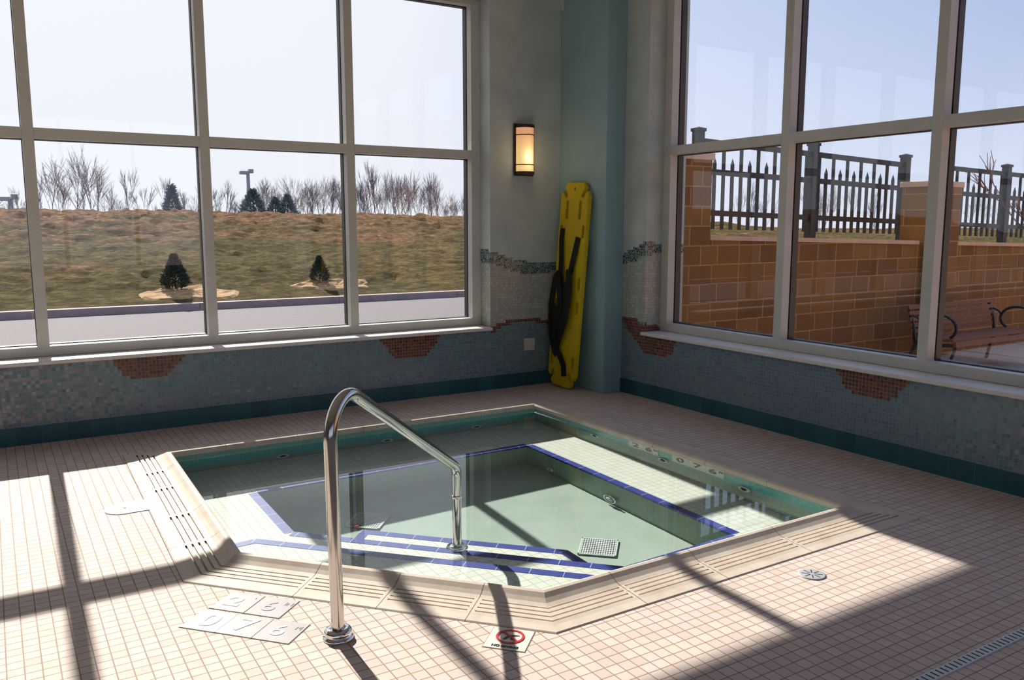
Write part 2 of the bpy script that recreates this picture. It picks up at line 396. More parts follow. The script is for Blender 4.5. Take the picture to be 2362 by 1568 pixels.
def wall(name,axis,w,fn,fnj):
    m=MB()
    if axis=='x': t3=lambda u,z:(u,0,z); tj=lambda d,z:(w[1],d,z); bx=lambda a,b,z0,z1,k: m.box((a,.003,z0),(b,TW,z1),k)
    else: t3=lambda u,z:(0,u,z); tj=lambda d,z:(d,w[1],z); bx=lambda a,b,z0,z1,k: m.box((.003,a,z0),(TW,b,z1),k)
    end=XF if axis=='x' else YB
    skin(m,-5.6 if axis=='x' else -5.6,0,.0,ZS,fn,t3)
    m.face([t3(end,0),t3(-5.6,0),t3(-5.6,ZS),t3(end,ZS)],'blue_mosaic')
    skin(m,w[1],0,ZS,1.4,fn,t3)
    m.face([t3(w[1],1.4),t3(0,1.4),t3(0,H_WALL),t3(w[1],H_WALL)],'upper_wall')
    m.face([t3(end,ZS),t3(w[0],ZS),t3(w[0],H_WALL),t3(end,H_WALL)],'upper_wall')
    m.face([t3(w[0],ZH),t3(w[1],ZH),t3(w[1],H_WALL),t3(w[0],H_WALL)],'upper_wall')
    # reveal at the corner side
    skin(m,0,TW,ZS,1.4,fnj,tj); m.face([tj(0,1.4),tj(TW,1.4),tj(TW,ZH),tj(0,ZH)],'upper_wall')
    # solid body behind the skin
    e=.004
    bx(end,0,-.3,ZS-.03,'wall_paint'); bx(w[1]+e,0,ZS-.03,ZH,'wall_paint'); bx(end,w[0],ZS-.03,ZH,'wall_paint'); bx(end,0,ZH,H_WALL,'wall_paint')
    return struct(m.build(name))
fnLj=lambda d,z: fnL(-.93-d,z) if z>ZS else 'blue_mosaic'
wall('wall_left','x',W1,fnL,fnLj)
wall('wall_right','y',W2,fnR,fnRj)
m=MB(); m.box((0,0.0,-.3),(TW,TW,H_WALL),'wall_paint'); struct(m.build('wall_corner'))
m=MB(); m.box((XF-.2,YB,-.3),(XF,TW,H_WALL),'wall_paint'); struct(m.build('wall_far'))
m=MB(); m.box((XF-.2,YB-.2,-.3),(TW,YB,.6),'wall_paint'); m.box((XF-.2,YB-.2,3.4),(TW,YB,H_WALL),'wall_paint')
m.box((XF-.2,YB-.2,.6),(-10.6,YB,3.4),'wall_paint'); m.box((-1.0,YB-.2,.6),(TW,YB,3.4),'wall_paint'); struct(m.build('wall_back'))
m=MB(); m.box((-10.6,YB-.14,.6),(-1.0,YB-.06,.66),'frame'); m.box((-10.6,YB-.14,3.34),(-1.0,YB-.06,3.4),'frame'); w3=struct(m.build('window_fill'))  # unseen window bank behind the camera, added for cool fill light
for k in range(9):
    m=MB(); x=-10.6+k*1.2; x=min(max(x,-10.56),-1.04); m.box((x-.035,YB-.14,.66),(x+.035,YB-.06,3.34),'frame'); m.build('mullion',w3)
for k in range(8):
    m=MB(); x=-10.6+k*1.2; m.box((x+.08,YB-.104,.665),(x+1.12,YB-.098,3.335),'glass'); m.build('pane',w3)

m=MB(); m.box((XF-.2,YB-.2,H_WALL),(TW,TW,H_WALL+.25),'ceil'); struct(m.build('ceiling'))
# base tiles
m=MB(); m.box((XF,-.012,0),(-.2,0,.12),'base_tile'); struct(m.build('baseboard_left'))
m=MB(); m.box((-.012,YB,0),(0,-.67,.12),'base_tile'); struct(m.build('baseboard_right'))
# head trim above the left window
m=MB(); m.box((XF,-.045,3.30),(-.2,0,H_WALL),'upper_wall'); struct(m.build('trim_1'))
# column in the corner
m=MB(); m.box((-.2,-.67,0),(-.0,-.0,H_WALL),'column',bev=.006); struct(m.build('wall_column'))

# ---------------------------------------------------------------- windows
def window(name,axis,w,cs,label):
    def B(m,u0,u1,d0,d1,z0,z1,k,bev=0):
        if axis=='x': m.box((u0,d0,z0),(u1,d1,z1),k,bev=bev)
        else: m.box((d0,u0,z0),(d1,u1,z1),k,bev=bev)
    F0,F1,G0,G1=FY,FY+.075,FY+.077,FY+.14
    jw=.085; z0=.56; z1=ZH; mw=.034
    m=MB()
    B(m,w[1]-jw,w[1]-.002,F0,F1,z0,z1,'frame'); B(m,w[0]+.002,w[0]+jw,F0,F1,z0,z1,'frame')
    B(m,w[0]+jw,w[1]-jw,F0,F1,z0,.625,'frame'); B(m,w[0]+jw,w[1]-jw,F0,F1,ZH-.045,z1,'frame')
    # dark weather side of the frame
    B(m,w[1]-jw-.004,w[1]-.002,G0+.008,G1,z0,z1,'frame_dark'); B(m,w[0]+jw,w[1]-jw,G0+.008,G1,z0,.632,'frame_dark'); B(m,w[0]+jw,w[1]-jw,G0+.008,G1,ZH-.05,z1,'frame_dark')
    root=struct(m.build(name))
    edges=[w[0]+jw]+[c for c in sorted(cs)]+[w[1]-jw]
    for c in cs:
        m=MB(); B(m,c-mw,c+mw,F0,F1,.625,ZH-.045,'frame'); B(m,c-mw-.004,c+mw+.004,G0+.008,G1,.632,ZH-.05,'frame_dark'); m.build('mullion',root)
    for i in range(len(edges)-1):
        a=edges[i]+(mw if i else 0)+.001; b=edges[i+1]-(mw if i<len(edges)-2 else 0)-.001
        m=MB(); B(m,a,b,F0,F1,2.012,2.082,'frame'); B(m,a+.004,b-.004,G0+.008,G1,2.008,2.086,'frame_dark'); m.build('transom',root)
        for za,zb in ((.615,2.02),(2.075,ZH-.035)):
            m=MB(); B(m,a-.012,b+.012,F1+.0015,F1+.0075,za,zb,'glass'); m.build('pane',root)
    m=MB(); B(m,w[0]+.003,w[1]-.003,-.045,FY+.16,.53,.558,'sill',bev=.006)
    m.build('window_sill',root)
    return root
window('window_1','x',W1,[-2.115-1.118*i for i in range(6)],'')
window('window_2','y',W2,[-2.21-1.12*i for i in range(6)],'')

# ---------------------------------------------------------------- hot tub
tub=empty('hot_tub',(-2.4,-2.3,0)); tag(tub,'five sided tiled hot tub sunk in the deck with stone coping and blue step edges','hot tub')
def TP(m,name,parent=tub,world=True):
    o=m.build(name,parent)
    if world: o.matrix_parent_inverse=Matrix.Translation((2.4,2.3,0)) if parent is tub else Matrix.Identity(4)
    return o
def ring_wall(m,poly,z0,z1,k,flip=False,skip=()):
    n=len(poly)
    for i in range(n):
        if i in skip: continue
        a,b=poly[i],poly[(i+1)%n]; q=[(a[0],a[1],z0),(b[0],b[1],z0),(b[0],b[1],z1),(a[0],a[1],z1)]
        m.face(q,k)
W=offset(CR,.008)
I=[(-3.385,-1.46),(-1.49,-1.46),(-1.475,-3.39),(-2.19,-3.39),(-3.385,-2.165)]
ZB,ZF=-.38,-.75
m=MB(); zt=[-.27,-.155,-.155,-.155,-.155]
n=5
for i in range(n):
    a,b=W[i],W[(i+1)%n]
    m.face([(a[0],a[1],ZB-.02),(b[0],b[1],ZB-.02),(b[0],b[1],zt[i]),(a[0],a[1],zt[i])],'poolface')
# outer shell so the basin has thickness
SH=offset(CR,.15)
m.prism([p for p in SH],-1.0,ZF-.012,'poolface')
basin=TP(m,'basin_wall')
m=MB()
for i in range(n):
    a,b=W[i],W[(i+1)%n]
    m.face([(a[0],a[1],zt[i]),(b[0],b[1],zt[i]),(b[0],b[1],.012),(a[0],a[1],.012)],'teal')
wl=TP(m,'waterline_tile')
m=MB(); m.face([(x,y,ZF) for x,y in offset(I,-.0)][::-1],'plaster'); fo=TP(m,'tub_floor')
m=MB()
for i in range(n):
    a,b=I[i],I[(i+1)%n]; c,d=W[(i+1)%n],W[i]
    m.face([(a[0],a[1],ZB),(b[0],b[1],ZB),(c[0],c[1],ZB),(d[0],d[1],ZB)],'bench')
    m.face([(a[0],a[1],ZF),(b[0],b[1],ZF),(b[0],b[1],ZB),(a[0],a[1],ZB)],'poolface')
be=TP(m,'bench')
# upper step in the diagonal corner
def cut(i,t): a,b=Vector(W[i]),Vector(W[(i+1)%5]); return tuple(a+(b-a)*t)
S1=[(-3.785,-2.34),(-3.62,-2.33),(-2.37,-3.625),(-2.36,-3.74),W[3],W[4]]
m=MB(); m.prism(S1,ZB,-.20,'bench',bottom=False)
st1=TP(m,'step')
S3=[(-3.19,-2.355),(-3.0,-2.145),(-2.2,-2.945),(-2.2,-3.385)]
m=MB(); m.prism(S3,ZF,-.57,'bench',bottom=False); st2=TP(m,'step')
def strip(p,q,z,w=.05,d=.03,name='blue_nosing',side=1):
    """blue edge tiles from p to q, lying on the inner (side) of the edge"""
    a=Vector(p); b=Vector(q); L=(b-a).length; ang=math.atan2(b.y-a.y,b.x-a.x)
    m=MB(); m.box((0,-.002*side,-d),(L,w*side,.003),'nosing'); o=m.build(name,tub); o.location=(a.x+2.4,a.y+2.3,z+.0004*(len(REC)%4)); o.rotation_euler=(0,0,ang); return o
REC=[]
for i in range(5): REC.append(strip(I[i],I[(i+1)%5],ZB,side=1))
REC.append(strip(S1[0],S1[1],-.2,side=-1)); REC.append(strip(S1[1],S1[2],-.2,side=-1)); REC.append(strip(S1[2],S1[3],-.2,side=-1))
REC.append(strip(S3[0],S3[1],-.57,side=-1)); REC.append(strip(S3[1],S3[2],-.57,side=-1)); REC.append(strip(S3[2],S3[3],-.57,side=-1))
REC.append(strip(CR[4],CR[3],-.003,w=.018,d=.03,side=1))
REC+= [basin,wl,fo,be,st1,st2]
# coping stones
PROF=[(0.008,-.0),(0.0,.012),(0.0,.034),(.006,.043),(.016,.046),(.03,.043),(.05,.030),(.07,.020),(.092,.015)]
GR=[.100,.128,.156,.184]
def profile(groove):
    p=list(PROF)
    for g in GR:
        z=.015-(g-.1)*.07
        if groove: p+=[(g-.0045,z),(g-.004,z-.010),(g+.004,z-.010),(g+.0045,z)]
        else: p+=[(g-.004,z),(g+.004,z)]
    p+=[(.21,.006),(.252,.004),(.258,0.0),(.26,-.02)]
    return p
offs={}
def at(i,t,d,z):
    """point on edge i (0..1 along) at distance d outward, mitred at the corners"""
    key=round(d,5)
    if key not in offs: offs[key]=offset(CR,d)
    # project the plain perpendicular position, only the ends follow the mitre
    a=Vector(CR[i]); b=Vector(CR[(i+1)%5]); e=(b-a).normalized(); nrm=Vector((-e.y,e.x))
    if t<=0: q=Vector(offs[key][i])
    elif t>=1: q=Vector(offs[key][(i+1)%5])
    else: q=a+(b-a)*t+nrm*d
    return Vector((q.x,q.y,z))
def stone_piece(segs):
    """segs: list of (edge,t0,t1,groove)"""
    m=MB()
    for (i,t0,t1,gr,cap0,cap1) in segs:
        L=(Vector(CR[(i+1)%5])-Vector(CR[i])).length; e=.014/L; j=.0015/L
        pr0=profile(False); pr1=profile(True)
        ta=t0+(j if cap0 else 0); tb=t1-(j if cap1 else 0)
        parts=[]
        if gr:
            a2=ta+e if cap0 else ta; b2=tb-e if cap1 else tb
            if cap0: parts.append((ta,a2,False))
            parts.append((a2,b2,True))
            if cap1: parts.append((b2,tb,False))
        else: parts=[(ta,tb,False)]
        for (x0,x1,g) in parts:
            pr=pr1 if g else pr0
            vs=[at(i,x0,d,z) for d,z in pr]+[at(i,x1,d,z) for d,z in pr]; n=len(pr)
            m.add(vs,[(k,k+1,n+k+1,n+k) for k in range(n-1)],'stone')
        for c,tt in ((cap0,ta),(cap1,tb)):
            if c:
                q=[at(i,tt,d,z) for d,z in pr0]; m.face(q+[at(i,tt,.26,-.02)],'stone')
    return TP(m,'coping_stone')
def ed(i,x=None,y=None):
    a=Vector(CR[i]); b=Vector(CR[(i+1)%5]); return (x-a.x)/(b.x-a.x) if x is not None else (y-a.y)/(b.y-a.y)
# edges: 0 back, 1 right, 2 front, 3 diagonal, 4 left
cuts={0:[ed(0,x=v) for v in (-3.42,-2.95,-2.48,-2.01,-1.54)],1:[ed(1,y=v) for v in (-1.35,-1.82,-2.29,-2.76,-3.23)],
      2:[ed(2,x=v) for v in (-1.60,-2.13,-2.57)],3:[ed(3,x=v) for v in (-3.04,-3.28,-3.52)],4:[ed(4,y=v) for v in (-2.43,-2.0,-1.5,-1.15)]}
for i in range(5):
    c=sorted(cuts[i]); gr=i in (2,3,4)
    for k in range(len(c)-1): REC.append(stone_piece([(i,c[k],c[k+1],gr,True,True)]))
    j=(i+1)%5; REC.append(stone_piece([(i,c[-1],1.0,gr,True,False),(j,0.0,sorted(cuts[j])[0],j in (2,3,4),False,True)]))
# mortar bed below the stones closes the joints
m=MB()
for i in range(5):
    pr=[(.012,-.02),(.012,.02),(.05,.012),(.1,.0),(.255,-.008)]
    vs=[at(i,0,d,z) for d,z in pr]+[at(i,1,d,z) for d,z in pr]; n=len(pr); m.add(vs,[(k,k+1,n+k+1,n+k) for k in range(n-1)],'grout')
bed=TP(m,'coping_mortar_bed')
# jets in the walls
def jet(x,y,z,nrm,r=.044):
    """round eyeball fitting, nrm: direction it faces"""
    R_=Vector(nrm).to_track_quat('Z','Y').to_matrix().to_4x4(); T=Matrix.Translation((x,y,z))@R_
    m=MB(); m.lathe([(r,0),(r,.008),(r*.85,.013),(r*.58,.011),(r*.58,.002)],'white_plastic',24,T); m.lathe([(r*.58,.003),(r*.35,.006),(0.001,.006)],'black_hole',24,T)
    return TP(m,'jet_fitting')
for y in (-1.67,-2.39,-3.07): REC.append(jet(-1.0475,y,-.178,(-1,0,0)))
for x in (-3.06,-2.31,-1.58): REC.append(jet(x,-.889,-.30,(0,-1,0)))
REC.append(jet(-1.49,-1.756,-.67,(-1,0,0),.03))
T=Matrix.Translation((-1.495,-2.42,-.655))@Vector((-1,0,0)).to_track_quat('Z','Y').to_matrix().to_4x4()
m=MB(); ringp=[T@Vector((.055*math.cos(2*PI*k/28),.055*math.sin(2*PI*k/28),.012)) for k in range(29)]; m.tube(ringp,.006,'chrome',10,cap=False)
m.lathe([(.03,0),(.028,.02),(.016,.026),(.001,.026)],'white_plastic',20,T); REC.append(TP(m,'wall_return_ring'))
# drain grates
def grate(cx,cy,ang):
    m=MB(); a=.102
    T=Matrix.Translation((cx,cy,ZF))@Matrix.Rotation(ang,4,'Z')
    m.box((-a,-a,.0),(a,a,.006),'frame_dark',T)
    m.box((-a,-a,.006),(a,-a+.008,.02),'white_plastic',T); m.box((-a,a-.008,.006),(a,a,.02),'white_plastic',T)
    m.box((-a,-a,.006),(-a+.008,a,.02),'white_plastic',T); m.box((a-.008,-a,.006),(a,a,.02),'white_plastic',T)
    for k in range(1,16): x=-a+2*a*k/16; m.box((x-.0030,-a,.006),(x+.0022,a,.019),'white_plastic',T)
    for k in range(1,9): x=-a+2*a*k/9; m.box((-a,x-.004,.006),(a,x+.0028,.018),'white_plastic',T)
    return TP(m,'drain_grate')
REC.append(grate(-1.94,-2.87,math.radians(-45+2))); REC.append(grate(-2.865,-1.885,math.radians(-42)))
# depth markers on the right wall: 2'6" and 0.76 m
def wx(y): return -1.052+.010*(-y-.895)/2.825
def wall_marker(y0,txts):
    for k,tx in enumerate(txts):
        y=y0-.147*k-.0735
        m=MB(); X=wx(y); m.box((X-.005,y-.073,-.128),(X+.001,y+.073,.006),'wet_number_tile'); t=TP(m,'depth_marker_tile'); REC.append(t)
        t['label']='white wall tile with black figure '+tx[0]
        me=textobj('numeral',tx[0],.115,'black_print',t,(X-.0065,y+(.018 if len(tx)>1 else 0),-.06),(PI/2,0,-PI/2),1.2,1.05,.0022); me['label']='black figure '+tx[0]; REC.append(me)
        if len(tx)>1: me=textobj('unit_lettering',tx[1],.04,'black_print',t,(X-.0065,y-.05,-.03),(PI/2,0,-PI/2),bold=.0015); REC.append(me)
wall_marker(-2.045,[('2',),('6','IN')]); wall_marker(-2.47,[('0',),('7',),('6','M')])
# water
m=MB(); m.face([(x,y,.010) for x,y in reversed(offset(CR,.006))],'water')
wat=m.build('pool_water'); tag(wat,'still clear greenish water filling the hot tub','water')
# flip so that the normal points up
if wat.data.polygons[0].normal.z<0: wat.data.flip_normals()
wat.cycles.is_caustics_caster=True
for p_ in wat.data.polygons: p_.use_smooth=True
# scrap on the left grate
m=MB()
for k in range(3): m.box((-.02+k*.004,-.012,.0+.004*k),(.022-k*.003,.012,.003+.004*k),'red',Matrix.Rotation(.5*k,4,'Z'))
sc=m.build('red_wristband',None,(-2.952,-1.93,ZF+.0205),(0,0,.6)); tag(sc,'tiny red wristband lying on the left drain grate under water','wristband'); REC.append(sc)

# ---------------------------------------------------------------- grab rail
rail=empty('grab_rail',(-3.67,-3.605,0),math.atan2(.825,.915)); tag(rail,'bent stainless steel grab rail from the deck down into the hot tub','handrail')
def fillet(pts,rads,seg=12):
    out=[Vector(pts[0])]
    for i in range(1,len(pts)-1):
        p0,p1,p2=Vector(pts[i-1]),Vector(pts[i]),Vector(pts[i+1]); a=(p0-p1).normalized(); b=(p2-p1).normalized()
        th=a.angle(b); d=rads[i-1]/math.tan(th/2); c=p1+(a+b).normalized()*(rads[i-1]/math.sin(th/2))
        q0=p1+a*d; q1=p1+b*d; v0=q0-c; v1=q1-c; an=v0.angle(v1)
        for k in range(seg+1):
            t=k/seg; out.append(c+(v0*math.sin((1-t)*an)+v1*math.sin(t*an))/math.sin(an))
    out.append(Vector(pts[-1])); return out
pts=[(0,0,.0),(-.02,0,.945),(1.235,0,.272),(1.233,0,ZB)]
path=fillet(pts,[.135,.075],16)
full=[]
for a,b in zip(path,path[1:]):
    k=max(1,int((b-a).length/.06)); full+=[a.lerp(b,t/k) for t in range(k)]
full.append(path[-1])
m=MB(); m.tube(full,.0232,'steel',28); m.build('rail_tube',rail)
fp=[(.055,.0),(.055,.006),(.052,.010),(.047,.012),(.047,.016),(.050,.022),(.049,.030),(.042,.036),(.030,.038),(.0236,.038)]
m=MB(); m.lathe(fp,'chrome',36); m.build('flange',rail)
m=MB(); m.lathe([(r,z+ZB+.001) for r,z in fp],'chrome',36); fo2=m.build('flange',rail,(1.233,0,0))
m=MB(); m.lathe([(.0234,.115),(.0262,.116),(.0262,.130),(.0234,.131)],'chrome',28); m.build('joint_collar',rail,(1.2345,0,0))

# ---------------------------------------------------------------- tiles set in the deck
DA=math.atan2(-(3.735-2.735),(3.785-2.885))     # direction along the diagonal edge
ux=Vector((math.cos(DA),math.sin(DA))); uy=Vector((-ux.y,ux.x))
def deck_tile(name,cx,cy,ang,w,label,cat,group=None,mat='number_tile',h=.0026):
    m=MB(); m.box((-w/2-.003,-w/2-.003,0),(w/2+.003,w/2+.003,.0008),'grout'); m.box((-w/2,-w/2,.0008),(w/2,w/2,h),mat,bev=.0007)
    o=m.build(name,None,(cx,cy,.0),(0,0,ang)); return tag(o,label,cat,group)
g='depth marker tiles in the deck beside the grab rail'
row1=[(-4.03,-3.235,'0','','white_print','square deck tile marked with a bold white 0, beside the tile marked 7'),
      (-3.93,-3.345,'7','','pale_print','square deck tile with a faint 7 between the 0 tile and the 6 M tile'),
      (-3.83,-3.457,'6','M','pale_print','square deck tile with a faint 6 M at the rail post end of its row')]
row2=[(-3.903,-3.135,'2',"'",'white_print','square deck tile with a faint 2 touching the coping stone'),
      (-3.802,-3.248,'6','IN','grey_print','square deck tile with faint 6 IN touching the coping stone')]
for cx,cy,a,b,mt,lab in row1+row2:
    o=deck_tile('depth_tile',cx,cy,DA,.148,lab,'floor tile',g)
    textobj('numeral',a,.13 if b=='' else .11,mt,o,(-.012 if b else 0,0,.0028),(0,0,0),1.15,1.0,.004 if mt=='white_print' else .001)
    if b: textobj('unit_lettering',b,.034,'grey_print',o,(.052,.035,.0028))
nd=deck_tile('no_diving_tile',-3.163,-3.937,DA-math.radians(-1),.150,'white floor tile with a red no diving sign and lettering below it','sign',None,'sign_tile')
m=MB(); rr=[(.042,.004),(.042,.0052),(.051,.0052),(.051,.004)]
m.lathe(rr,'red',48,None,False); m.box((-.045,-.0045,.0045),(.045,.0045,.0056),'red',Matrix.Rotation(math.radians(-42),4,'Z')); s1=m.build('prohibition_ring',nd,(0,.014,0))
m=MB()
m.prism([(-.022,-.022),(-.012,-.024),(-.004,-.004),(.004,.004),(-.002,.009),(-.010,.0)],.0041,.0048,'black_print')
m.prism([(.0,.002),(.030,.012),(.032,.015),(-.002,.010)],.0041,.0048,'black_print')
m.prism([(.008,-.012),(.014,-.013),(.016,-.019),(.010,-.022),(.005,-.018)],.0041,.0048,'black_print')
m.build('diver_pictogram',nd,(0,.014,0))
textobj('lettering','NO DIVING',.0185,'black_print',nd,(0,-.058,.0028),bold=.0005)
# deck drain
m=MB(); m.lathe([(.056,0),(.056,.003),(.05,.0045),(.001,.0045)],'lamp',32)
for k in range(8):
    m.box((.012,-.002,.0042),(.042,.002,.0052),'black_hole',Matrix.Rotation(k*PI/4,4,'Z'))
dr=m.build('floor_drain',None,(-1.80,-4.135,0)); tag(dr,'small round grey metal floor drain in the tiles near the front coping','drain')
# skimmer lid
lid=[]
m=MB(); m.box((-.02,-.09,0),(.135,.09,.003),'white_plastic'); pl=[(-.02,-.09)]+[(-.02-.085*math.sin(PI*k/14),-.09*math.cos(PI*k/14)) for k in range(1,14)]+[(-.02,.09)]
m.prism(pl,0,.003,'white_plastic'); o1=m.build('skimmer_lid',None,(-4.115,-1.725,.0006)); tag(o1,'white plastic skimmer cover with one screw left of the hot tub','cover')
m=MB(); m.lathe([(.008,.003),(.007,.0042),(.001,.0042)],'black_hole',16); m.build('screw',o1,(-.01,0,0))
# trench drain
m=MB(); m.box((-3.3,-.021,0),(1.5,.021,.004),'white_plastic',bev=.001)
k=-3.28
while k<1.48:
    m.box((k,-.015,.0038),(k+.006,.015,.0046),'black_hole'); k+=.0262
td=m.build('trench_drain',None,(-1.51,-4.868,0)); tag(td,'narrow white slotted trench drain crossing the shaded deck','drain')

# ---------------------------------------------------------------- spine board
bd=empty('spine_board',(-.335,-.262,0)); tag(bd,'yellow plastic spine board with black straps leaning on the teal column','spine board')
Ltop=Vector((-.222,-.315,1.785))-Vector((-.335,-.262,0)); zz=Ltop.normalized(); yy=(Vector((0,1,0))-zz*zz.y).normalized(); xx=yy.cross(zz)   # xx points to +x
BM=Matrix((xx,yy,zz)).transposed().to_4x4()
BL=1.80; hw=.205
# board outline in (y,z), cells cut out for the hand holes
holes=[]
def slot(y,z,l,wd,ang): holes.append((y,z,l,wd,ang))
for sgn in (-1,1):
    slot(sgn*.143,BL-.082,.115,.044,sgn*-.62+0); slot(sgn*.095,BL-.235,.165,.038,0)
    for z in (.235,.72,.93,1.38): slot(sgn*.162,z,.115,.040,0)
    slot(sgn*.143,.09,.115,.044,sgn*.62)
bm=bmesh.new(); cyv=[(-hw,.11),(-.125,.0),(.125,.0),(hw,.11),(hw,BL-.11),(.125,BL),(-.125,BL),(-hw,BL-.11)]
me=bpy.data.meshes.new('board'); 
vs=[bm.verts.new((-.022,y,z)) for y,z in cyv]; f=bm.faces.new(vs); r=bmesh.ops.extrude_face_region(bm,geom=[f]); 
for v in [e for e in r['geom'] if isinstance(e,bmesh.types.BMVert)]: v.co.x=.022
bmesh.ops.recalc_face_normals(bm,faces=bm.faces[:]); bmesh.ops.bevel(bm,geom=bm.edges[:],offset=.008,segments=3,affect='EDGES'); bm.to_mesh(me); bm.free()
me.materials.append(M['yellow']); bo=bpy.data.objects.new('board',me); COL.objects.link(bo)
# hand holes by boolean with one cutter mesh
cut_=MB()
def cap2(y,z,l,w,ang,x0,x1):
    pts=[]
    for k in range(9): t=PI*k/8; pts.append((w/2*math.cos(t),(l/2-w/2)+w/2*math.sin(t)))
    for k in range(9): t=PI+PI*k/8; pts.append((w/2*math.cos(t),-(l/2-w/2)+w/2*math.sin(t)))
    q=[(y+a*math.cos(ang)-b*math.sin(ang),z+a*math.sin(ang)+b*math.cos(ang)) for a,b in pts]
    n=len(q); vv=[(x0,a,b) for a,b in q]+[(x1,a,b) for a,b in q]
    cut_.add(vv,[tuple(reversed(range(n))),tuple(n+i for i in range(n))]+[(i,(i+1)%n,n+(i+1)%n,n+i) for i in range(n)],'yellow')
for h in holes: cap2(*h,-.06,.06)
cap2(0,BL-.055,.03,.026,0,-.06,.06)
co=cut_.build('cutter'); bmx=bmesh.new(); bmx.from_mesh(co.data); bmesh.ops.recalc_face_normals(bmx,faces=bmx.faces[:]); bmx.to_mesh(co.data); bmx.free()
md=bo.modifiers.new('holes','BOOLEAN'); md.object=co; md.operation='DIFFERENCE'; md.solver='EXACT'
bpy.context.view_layer.update(); dg=bpy.context.evaluated_depsgraph_get(); nm=bpy.data.meshes.new_from_object(bo.evaluated_get(dg))
bo.modifiers.clear(); bo.data=nm; bpy.data.objects.remove(co)
bo.parent=bd; bo.matrix_local=Matrix.Translation((-.012,0,.012))@BM
def strap(pts,wd=.05,th=.004,x=-.026,name='strap'):
    """flat webbing on the face of the board, pts are (y,z,lift)"""
    m=MB(); P3=[Vector((x-l,y,z)) for y,z,l in pts]
    L=[];Rr=[]
    for i,p in enumerate(P3):
        d=(P3[min(i+1,len(P3)-1)]-P3[max(i-1,0)]).normalized(); s=Vector((1,0,0)).cross(d).normalized()*(wd*.68); L.append(p+s); Rr.append(p-s)
    n=len(P3); T=Vector((th,0,0)); vs=L+Rr+[v-T for v in L]+[v-T for v in Rr]; fs=[]
    for i in range(n-1):
        fs+= [(i,i+1,n+i+1,n+i),(2*n+i,3*n+i,3*n+i+1,2*n+i+1),(i,2*n+i,2*n+i+1,i+1),(n+i,n+i+1,3*n+i+1,3*n+i)]
    m.add(vs,fs,'strap'); o=m.build(name,bd); o.matrix_local=Matrix.Translation((-.012,0,.012))@BM; return o
# y positive is to the left in the view
strap([(.13,1.40,0),(.125,1.30,.01),(.10,1.15,.015),(.085,1.02,.02),(.05,.90,.02),(.02,.80,.025),(-.0,.62,.03),(.06,.46,.03),(.04,.36,.02)],.045)
strap([(-.11,1.33,0),(-.09,1.2,.01),(-.06,1.05,.015),(-.03,.92,.02),(.0,.75,.03),(.01,.6,.03),(.07,.42,.03),(.05,.32,.02),(.0,.26,.01),(-.04,.20,.005),(-.06,.10,.002)],.05)
strap([(.14,1.0,.005),(.17,.97,.01),(.19,.85,.012),(.205,.7,.014),(.19,.55,.016),(.15,.42,.018),(.10,.32,.02),(.05,.28,.02)],.05)
strap([(-.05,1.05,.03),(-.075,.9,.035),(-.08,.75,.04),(-.05,.6,.04),(-.01,.5,.035),(.04,.40,.03)],.06)
strap([(.15,1.0,.02),(.1,.97,.03),(.06,.85,.035),(.03,.72,.04),(.07,.60,.04),(.1,.48,.035),(.09,.36,.03)],.055)
strap([(.17,.70,.02),(.13,.66,.03),(.08,.62,.04),(.02,.60,.045),(-.03,.55,.04)],.07)
m=MB(); m.box((-.075,-.03,.60),(-.055,.01,.65),'strap',bev=.004); o=m.build('buckle',bd); o.matrix_local=Matrix.Translation((-.012,0,.012))@BM

# ---------------------------------------------------------------- sconce and outlet
sc=empty('wall_sconce',(-.597,0,2.09)); tag(sc,'lit bronze wall sconce with cylindrical amber glass shade beside the left window','wall lamp')
m=MB(); m.box((-.098,-.02,-.222),(.098,0,.222),'bronze',bev=.004); m.build('backplate',sc)
def half(m,r0,z0,z1,k,seg=20,y0=-.02,depth=.085,smooth=True):
    pts=[(r0*math.cos(PI*j/seg),y0-depth*math.sin(PI*j/seg)) for j in range(seg+1)]
    n=len(pts); vs=[(x,y,z0) for x,y in pts]+[(x,y,z1) for x,y in pts]
    m.add(vs,[(i,i+1,n+i+1,n+i) for i in range(n-1)],k,smooth); m.face([(x,y,z1) for x,y in pts],k); m.face([(x,y,z0) for x,y in reversed(pts)],k)
m=MB(); half(m,.082,-.19,.19,'shade'); m.build('lamp_shade',sc)
for za,zb in ((.186,.212),(-.212,-.186)):
    m=MB(); half(m,.09,za,zb,'bronze',depth=.093); m.build('cap',sc)
for zc in (.125,-.128):
    m=MB(); half(m,.0865,zc-.004,zc+.004,'bronze',depth=.0895); m.build('band',sc)
m=MB(); m.box((-.584,-.007,.318),(-.468,-.0005,.43),'frame',bev=.002); ol=m.build('outlet_cover',None); tag(ol,'small beige outlet cover plate on the mosaic wall left of the spine board','outlet cover')

